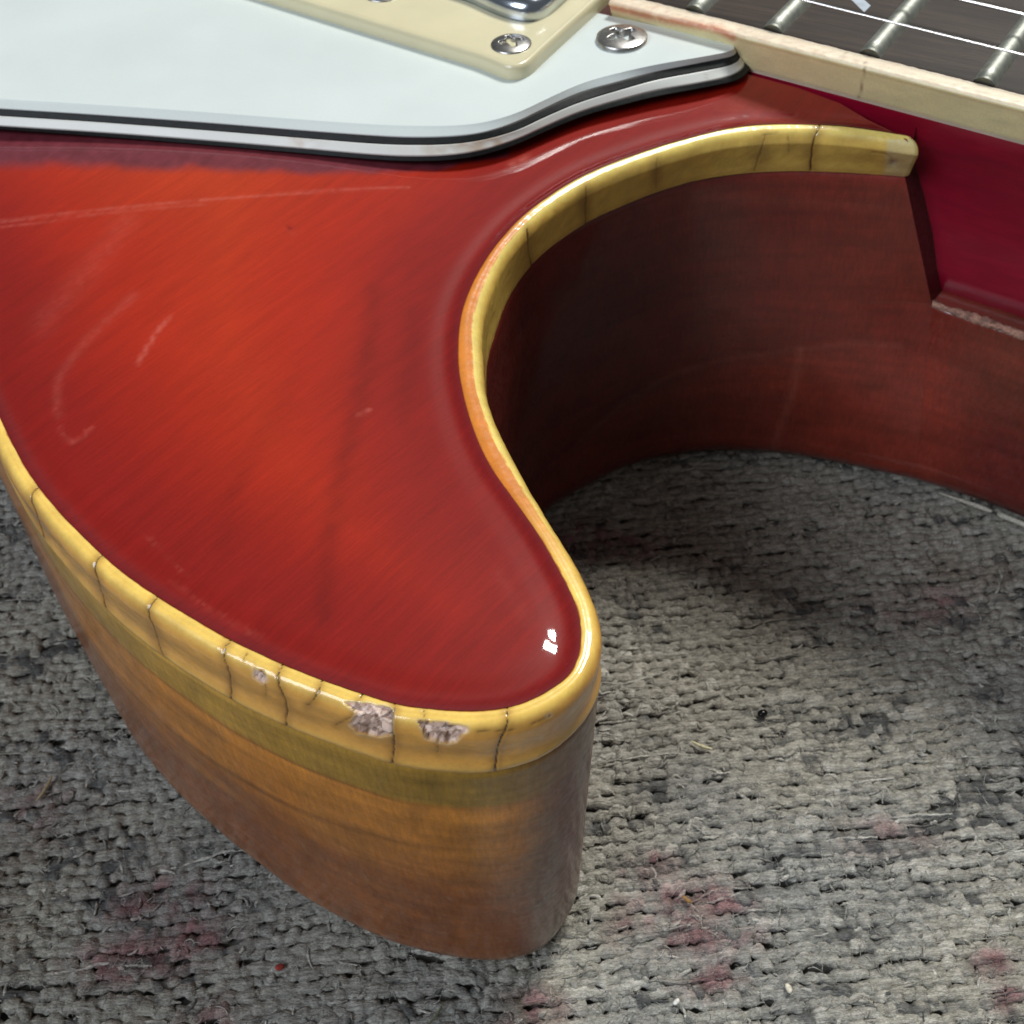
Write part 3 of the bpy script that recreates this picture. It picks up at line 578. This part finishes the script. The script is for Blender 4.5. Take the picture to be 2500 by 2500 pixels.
def layer(name, ra, za, rb, zb, m, colf=None, top=False, edge_round=False):
    """one lamination: its own bevelled rim and its closed top and bottom"""
    A_ = np.vstack([ra, pg_back]); B_ = np.vstack([rb, pg_back]); n = len(A_); sub = 6
    R_ = [np.c_[A_, np.full(n, za)]] if not edge_round else []
    if edge_round:
        for a in (0, .35, .7, 1): 
            R_.append(np.c_[lerp(A_, B_, .16*(a**1.6)), np.full(n, za-.02*(1-a)*0-(za-zb)*.16*(a**2.2))])
    for k in range(1, sub+1): R_.append(np.c_[lerp(A_, B_, .16+.84*k/sub if edge_round else k/sub), np.full(n, lerp(za, zb, .16+.84*k/sub if edge_round else k/sub))])
    V = np.vstack(R_); Fc = [tuple(f) for f in gridfaces(len(R_), n, True)]
    Fc.append(tuple(range(n))); Fc.append(tuple(range((len(R_)-1)*n, len(R_)*n))[::-1])
    cc = colf(V) if colf else None
    o = recalc(mesh(name, V, Fc, m, None, cc)); o.parent = pgo
    for p in o.data.polygons:
        if len(p.vertices) > 4: p.use_smooth = False
    return o
def pgcol(V):
    c = np.tile(np.array([.635, .705, .690]), (len(V), 1)); return c
def pgcol2(V):
    c = np.tile(np.array([.66, .68, .64]), (len(V), 1)); p = pr(V)
    for cx, cy, wx in ((1130, 372, 95), (740, 352, 35), (1200, 352, 50)):
        g = np.exp(-((p[:, 0]-cx)/wx)**2)*np.clip(.45+.9*fbm(p*.06, 610), 0, 1); c = lerp(c, np.array([.42, .30, .20]), (g*.85)[:, None])
    g = np.exp(-(sdist(p, np.array([(1722, 176), (1727, 200)], float))/2)**2); return lerp(c, np.array([.3, .28, .25]), (g*.6)[:, None])
layer('white_layer', rings[0], zz[0], rings[1], zz[1], M['white'], pgcol, edge_round=True)
layer('black_layer', rings[1]+0, zz[1]-.004, rings[2], zz[2], M['black'])
layer('white_layer', rings[2], zz[2]-.004, rings[3], zz[3], M['white'], pgcol2)
layer('black_layer', rings[3], zz[3]-.004, rings[4], zz[4], M['black'])
# screws
def screw(name, px_, z, rad, parent, rot=0.3, dome=.9):
    c0 = un([px_], z)[0]; nr, na = 30, 96; V = []; r_ = np.r_[np.linspace(0.02, 1, nr), 1.0, 1.0]
    for k, r in enumerate(r_):
        for a in np.linspace(0, 2*math.pi, na, endpoint=False):
            x, y = r*math.cos(a), r*math.sin(a); h = dome*math.sqrt(max(0, 1-(r*.93)**2))*.75-.05
            if k >= nr: h = -.05-.35*(k-nr+1)
            u, v = x*math.cos(rot)+y*math.sin(rot), -x*math.sin(rot)+y*math.cos(rot)
            wid = .17*(1-.45*max(abs(u), abs(v))); arm = .60
            def sl(p, q): return max(0, min(1, (wid-abs(q))/.05+.5))*max(0, min(1, (arm-abs(p))/.10))
            m = max(sl(u, v), sl(v, u)); m = max(m, max(0, min(1, (.30-math.hypot(x, y))/.08)))
            dp = 1.35*dome; V.append((c0[0]+x*rad, c0[1]+y*rad, z+h-m*max(dp, .1)))
    o = recalc(mesh(name, V, [tuple(f) for f in gridfaces(len(r_), na, True)]+[tuple(range(na))], M['metal'])); o.parent = parent
    return o
screw('pickguard_screw', (1518, 93), 53.85, 2.95, pgo, .55)
# recessed seat ring round the screw
# ---------------------------------------------------------------- pickup ring and cover
ZT = 55.3
fl_ = un([(746, -4), (1000, 72), (1175, 126)], ZT); rtl = un([(1300, 128), (1442, 0)], ZT)
dF = (fl_[0]-fl_[-1]); dF /= np.linalg.norm(dF); dR = rtl[1]-rtl[0]; dR /= np.linalg.norm(dR)
corner_pts = un([(1175, 127), (1215, 143), (1243, 155), (1268, 155), (1292, 138), (1312, 118)], ZT)
P0_, P3_ = corner_pts[0], corner_pts[-1]
ringo = np.vstack([P0_+dF*78, P0_+dF*40, smooth(corner_pts, 6), P3_+dR*40, P3_+dR*44+dF*5, P3_+dR*44+dF*84]); ringo = np.vstack([ringo])
ringo = gsm(resample(ringo, .35), 2)
n = len(ringo); cen = ringo.mean(0)
tg_ = np.gradient(ringo, axis=0); tg_ /= np.linalg.norm(tg_, axis=1)[:, None]; on = np.c_[tg_[:, 1], -tg_[:, 0]]
if ((cen-ringo[n//2])@on[n//2]) > 0: on = -on
# opening for the cover
cp = un([(900, -75), (1050, -24), (1150, 8), (1215, 38), (1262, 52), (1305, 55), (1338, 42), (1362, 22), (1384, 2), (1430, -45)], ZT)
dF2 = cp[0]-cp[2]; dF2 /= np.linalg.norm(dF2); dR2 = cp[-1]-cp[-3]; dR2 /= np.linalg.norm(dR2)
cov = np.vstack([cp[2]+dF2*62, cp[2]+dF2*30, smooth(cp[2:9], 6), cp[8]+dR2*32, cp[8]+dR2*34+dF2*3, cp[8]+dR2*34+dF2*66]); cov = gsm(resample(cov, .4), 2)
rr = [];
for o_, z in [(.62, 53.5), (.60, 53.9), (.58, 54.4)]+[(.62-.62*math.sin(a)*0-.62*(math.sin(a)), 57.3+.8*(1-math.cos(a))) for a in []]: rr.append(np.c_[ringo+on*o_, np.full(n, z)])
for k in range(0, 9):
    a = k/8*math.pi/2; rr.append(np.c_[ringo+on*(.55*math.cos(a)), np.full(n, ZT-.75+.75*math.sin(a))])
Vr = np.vstack(rr); Fr = [tuple(f) for f in gridfaces(len(rr), n)]
ob = np.vstack([rr[-1][:, :2]-on*.02]); 
def annulus(outer_, inner_, z):
    from mathutils.geometry import tessellate_polygon
    T = tessellate_polygon([[Vector((*p, 0)) for p in outer_], [Vector((*p, 0)) for p in inner_]]); return T
covin = cov
T = annulus(ob, covin, ZT); n0 = len(Vr)
Vr = np.vstack([Vr, np.c_[ob, np.full(len(ob), ZT)], np.c_[covin, np.full(len(covin), ZT)], np.c_[covin, np.full(len(covin), ZT-3)]])
Fr += [tuple(n0+i for i in t) for t in T]; o1_ = n0+len(ob); o2_ = o1_+len(covin)
Fr += [(o1_+i, o1_+i+1, o2_+i+1, o2_+i) for i in range(len(covin)-1)]
ring = gpart(recalc(mesh('pickup_ring', Vr, Fr, M['cream'])))
for p in ring.data.polygons:
    if len(p.vertices) == 3: p.use_smooth = False
cshr = cov+(cov.mean(0)-cov)*.006
nrm_c = cov.mean(0)
V, Fc = prism(cshr, 52.0, 57.6, 1.5, 8); gpart(recalc(mesh('pickup_cover', V, Fc, M['chrome'])))
s1 = screw('ring_screw', (1248, 110), 55.2, 2.3, ring, .2); screw('ring_screw', (935, -14), 55.2, 2.3, ring, .9)

# ---------------------------------------------------------------- rug
rug = empty('woven_rug', 'worn grey and taupe flat woven wool rug with faded maroon patches under the guitar', 'rug', (0, .1, -.002))
def rpart(o, kind=None):
    o.parent = rug; o.location = (0, -.1, .002)
    if kind: o['kind'] = kind
    return o
rpart(mesh('backing', [(-300, -60, -1.25), (320, -60, -1.25), (320, 420, -1.25), (-300, 420, -1.25)], [(0, 1, 2, 3)], M['back'], shade=False))
def rugcol(X, Y, nub, fine_seed):
    """colour of the wool by place"""
    P = np.c_[X, Y]; big = fbm(P*.055, 700); mid = fbm(P*np.array([.22, .30]), 704)
    taupe = np.array([.330, .317, .268]); cool = np.array([.245, .253, .245]); char = np.array([.065, .068, .070]); pale_ = np.array([.50, .49, .44]); mar = np.array([.165, .088, .090]); brn = np.array([.17, .125, .09])
    left = 1-sstep(X+.35*(Y-40), -22, 8)
    row_ = fbm(P*np.array([.07, .75]), 745); nub = nub+.75*row_
    c = lerp(taupe, cool, np.clip(.10+.8*big+.35*left-.3*sstep(Y, 55, 85), 0, 1)[:, None]); c = lerp(c, pale_, np.clip(.7*nub+.25*mid-.15-.3*left, 0, .8)[:, None])
    c = lerp(c, char, np.clip((mid*1.0-nub*1.1+.9*fbm(P*np.array([.10, .24]), 740))*1.3-.66+.18*left, 0, .85)[:, None]); c = lerp(c, brn, np.clip(fbm(P*.12, 730)*1.6-.6, 0, .6)[:, None])
    mm = np.zeros(len(X)); px_ = np.c_[X, Y]
    for cx, cy, rx, ry, am in ((1590, 2115, 3.0, 1.6, .6), (1700, 2200, 5.0, 2.2, .9), (1720, 2290, 5.0, 1.5, .8), (1740, 2390, 3, 1.5, .7), (1560, 2260, 3, 1.5, .5), (2420, 2350, 2.2, 1.2, .9), (2470, 2440, 2, 1.2, .8), (390, 2200, 4.8, 2.2, .9), (330, 2340, 5.5, 2.4, .9), (470, 2290, 4, 2.5, .7), (1480, 1330, 8, 2.2, .7), (1420, 1300, 4, 3, .6), (2250, 1480, 6, 3, .5), (2180, 2040, 5, 2, .4), (1300, 2470, 3, 2, .6), (520, 2480, 3, 2, .5), (60, 1980, 5, 3, .35)):
        q = un([(cx, cy)], 0)[0]; mm = np.maximum(mm, am*np.exp(-((X-q[0])/rx)**2-((Y-q[1])/ry)**2))
    mm = np.clip(mm**.7*(1.0+1.1*fbm(P*.7, 720)+.6*nub)*1.15-.12, 0, 1)
    return lerp(c, mar*(1+.6*nub)[:, None], mm[:, None]*.9)
x0, x1, y0, y1 = -96.0, 112.0, 20.0, 178.0
pitch = 1.34; nrow = int((y1-y0)/pitch); stp = .31; nx = int((x1-x0)/stp); ns = 7
Xs = x0+np.arange(nx)*stp; rot = math.radians(2.0)
VV = []; CC = []; FF = []; base_i = 0
def wander(xx, yr): return 1.25*fbm(np.c_[xx*.045, np.full(len(xx), yr*.06)], 830)+.5*fbm(np.c_[xx*.20, np.full(len(xx), yr*.18)], 833)
for r in range(nrow):
    yr = y0+r*pitch; ph = rng.uniform(0, 1)
    xx = Xs+rng.uniform(0, stp); u = xx/1.55+ph+1.3*fbm(np.c_[xx*.16, np.full(nx, r*1.9)], 800)
    kid = np.floor(u); nubh = vnoise(np.c_[kid*1.7+.5, np.full(nx, r*3.3)], 810); nub2 = vnoise(np.c_[kid*2.7+.5, np.full(nx, r*5.3)], 813); lump = np.abs(np.sin(np.pi*u))
    rad = (.60+.16*lump**.7)*(1+.20*nubh)*(1+.22*fbm(np.c_[xx*1.3, np.full(nx, r*2.1)], 820))
    yc = yr+wander(xx, yr)+.40*nub2+.25*fbm(np.c_[xx*.8, np.full(nx, r*1.7)], 840)
    zc = -.54+.12*(lump-.5)+.15*nubh+.15*fbm(np.c_[xx*.5, np.full(nx, r*1.3)], 850)
    ang = np.linspace(0, 2*math.pi, ns, endpoint=False)
    q_ = np.c_[np.repeat(xx, ns)*1.5, np.tile(np.cos(ang), nx)*1.6+r*5, np.tile(np.sin(ang), nx)*1.6]
    kn = 1+(.30*vnoise(q_, 860)+.22*vnoise(q_*2.1, 863)).reshape(nx, ns)
    Y = yc[:, None]+rad[:, None]*np.cos(ang)*1.12*kn; Z = zc[:, None]+rad[:, None]*np.sin(ang)*.56*kn; Xg = np.repeat(xx[:, None], ns, 1)+.30*np.cos(ang)*nub2[:, None]
    Z = np.where(Z > -.05, -.05+(Z+.05)*.45, Z); X3 = Xg.ravel(); Y3 = Y.ravel()
    dx, dy = X3, Y3-100; X4 = dx*math.cos(rot)-dy*math.sin(rot); Y4 = dx*math.sin(rot)+dy*math.cos(rot)+100
    VV.append(np.c_[X4, Y4, Z.ravel()]); nv = np.repeat(.9*nub2+.3*lump-.2, ns)+.9*(kn.ravel()-1)
    CC.append((X4, Y4, nv)); FF.append(gridfaces(nx, ns, True)+base_i); base_i += nx*ns
V = np.vstack(VV); cx_ = np.concatenate([a[0] for a in CC]); cy_ = np.concatenate([a[1] for a in CC]); cn_ = np.concatenate([a[2] for a in CC])
rpart(mesh('weft_yarn', V, np.vstack(FF), M['yarn'], None, rugcol(cx_, cy_, cn_, 0)), 'stuff')
def strands(name, nf, k, L_, rad_, a0, bend, zlo, zhi, sides, pale_hi, char_lo, area_=(-72, 84, 28, 150), arch=1.0, wig=0):
    cxy = np.c_[rng.uniform(area_[0], area_[1], nf), rng.uniform(area_[2], area_[3], nf)]; kb_ = rng.normal(0, bend, nf)
    t = np.linspace(0, 1, k); P = np.zeros((nf, k, 3)); cur = cxy.copy(); ang = a0.copy()
    for i in range(k):
        P[:, i, :2] = cur; cur = cur+np.c_[np.cos(ang), np.sin(ang)]*(L_/k)[:, None]; ang = ang+(kb_ if not wig else 0)+rng.normal(0, bend*.4+.12*wig, nf)-(ang-a0)*.5*wig
    P[:, :, 2] = rng.uniform(zlo, zhi, nf)[:, None]+(np.sin(t*math.pi)[None]-.35)*rng.uniform(0, .38, nf)[:, None]*arch+rng.normal(0, .05, (nf, k))
    P[:, :, 2] = np.minimum(P[:, :, 2], .30)
    T_ = np.gradient(P, axis=1); T_ /= np.linalg.norm(T_, axis=2)[:, :, None]+1e-9; a_ = np.cross(T_, [0, 0, 1.0]); a_ /= np.linalg.norm(a_, axis=2)[:, :, None]+1e-9; b_ = np.cross(T_, a_)
    rad = rad_[:, None]*(.35+.65*np.sin((.08+.84*t)*math.pi))[None]*(1+.25*rng.normal(0, 1, (nf, k)).clip(-1.5, 1.5))
    an = np.arange(sides)*2*math.pi/sides; V = P[:, :, None]+rad[:, :, None, None]*(np.cos(an)[None, None, :, None]*a_[:, :, None]+.75*np.sin(an)[None, None, :, None]*b_[:, :, None])
    f1 = gridfaces(k, sides, True); Fc = (f1[None]+(np.arange(nf)*k*sides)[:, None, None]).reshape(-1, 4)
    V = V.reshape(-1, 3); tone = np.repeat(rng.random(nf), k*sides); cb = rugcol(V[:, 0], V[:, 1], (tone-.5)*.9, 0)
    cb = lerp(cb, np.array([.60, .59, .53]), (sstep(tone, .35, 1.0)*pale_hi)[:, None]); cb = lerp(cb, np.array([.05, .052, .058]), ((1-sstep(tone, .03, .30))*char_lo)[:, None])
    rpart(mesh(name, V, Fc, M['yarn'], None, cb), 'stuff')
n1_ = 5000; strands('felted_strand', n1_, 6, rng.uniform(.8, 2.6, n1_), rng.uniform(.08, .24, n1_), rng.normal(0, .35, n1_)+np.where(rng.random(n1_) < .2, math.pi/2, 0)+rot, .2, -.38, -.14, 5, .55, .5, arch=.3)
n2_ = 260; strands('long_strand', n2_, 16, rng.uniform(4, 12, n2_), rng.uniform(.07, .2, n2_), rng.normal(rot+.02, .05, n2_), .02, -.30, -.08, 5, .7, .3, arch=.2, wig=1)
# loose fibres
n3_ = 21000; strands('loose_fibre', n3_, 6, rng.uniform(.5, 2.4, n3_), rng.uniform(.018, .050, n3_), rng.normal(0, .9, n3_)+np.where(rng.random(n3_) < .35, math.pi/2, 0), .5, -.35, .12, 3, .8, .7)

# ---------------------------------------------------------------- small litter lying on the rug
def put(name, label, cat, px_, size, colr, rotz, rough=.6, z=.35, lump=.25, seed=1, curl=.15):
    c0 = un([px_], z)[0]; nU, nV = 14, 10; V = []
    for i in range(nU):
        th = math.pi*i/(nU-1)
        for j in range(nV):
            ph = 2*math.pi*j/nV; x = math.cos(th)*size[0]; y = math.sin(th)*math.cos(ph)*size[1]; zc = math.sin(th)*math.sin(ph)*size[2]
            k_ = 1+lump*mnoise.noise(Vector((x*1.3+seed, y*2, zc*2))); V.append((x*k_, y*k_+curl*x*x/max(size[0], .1), zc*k_+.3))
    m = mat(name+'_surface', colr, rough=rough, noise=[((3, 3, 3), .7, 1.25)]); o = recalc(mesh(name, V, gridfaces(nU, nV, True), m))
    o.location = (c0[0]*S, c0[1]*S, z*S*.3); o.rotation_euler = (0, 0, rotz); o['label'] = label; o['category'] = cat; return o
put('wood_splinter', 'tiny straw coloured splinter lying on the taupe rug right of the horn tip', 'splinter', (1712, 1822), (1.15, .22, .16), (.62, .58, .36), -.5, seed=2)
put('glass_bead', 'tiny shiny black bead with a white glint on the rug right of the horn', 'bead', (1862, 1742), (.62, .5, .42), (.004, .004, .005), .2, rough=.06, lump=.1, curl=0)
put('amber_crumb', 'tiny amber crumb caught in the maroon patch of the rug', 'crumb', (1676, 2197), (.65, .22, .2), (.30, .16, .04), -.8, seed=5)
put('red_lint', 'small red lint speck on the dark rug near the lower left edge of the horn', 'lint', (683, 2362), (.45, .38, .25), (.28, .03, .02), .3, rough=.9, seed=8)
put('green_thread', 'short grey green thread poking up at the bottom of the photo', 'thread', (1065, 2480), (1.6, .12, .12), (.13, .14, .08), .9, seed=9, curl=.2)
put('straw_sliver', 'thin tan straw sliver lying on the dark rug at the left', 'straw', (112, 1925), (1.7, .22, .15), (.34, .26, .15), 1.2, seed=11, curl=.12)
put('white_crumb', 'tiny white crumb on the pale rug below the cutaway, near the bottom edge', 'crumb', (1652, 2447), (.42, .25, .2), (.8, .8, .75), .7, seed=13)
put('cream_flake', 'tiny cream flake on the rug left of the dark bead and above the maroon patch', 'flake', (1925, 2412), (.5, .3, .14), (.70, .66, .52), 1.9, seed=15)
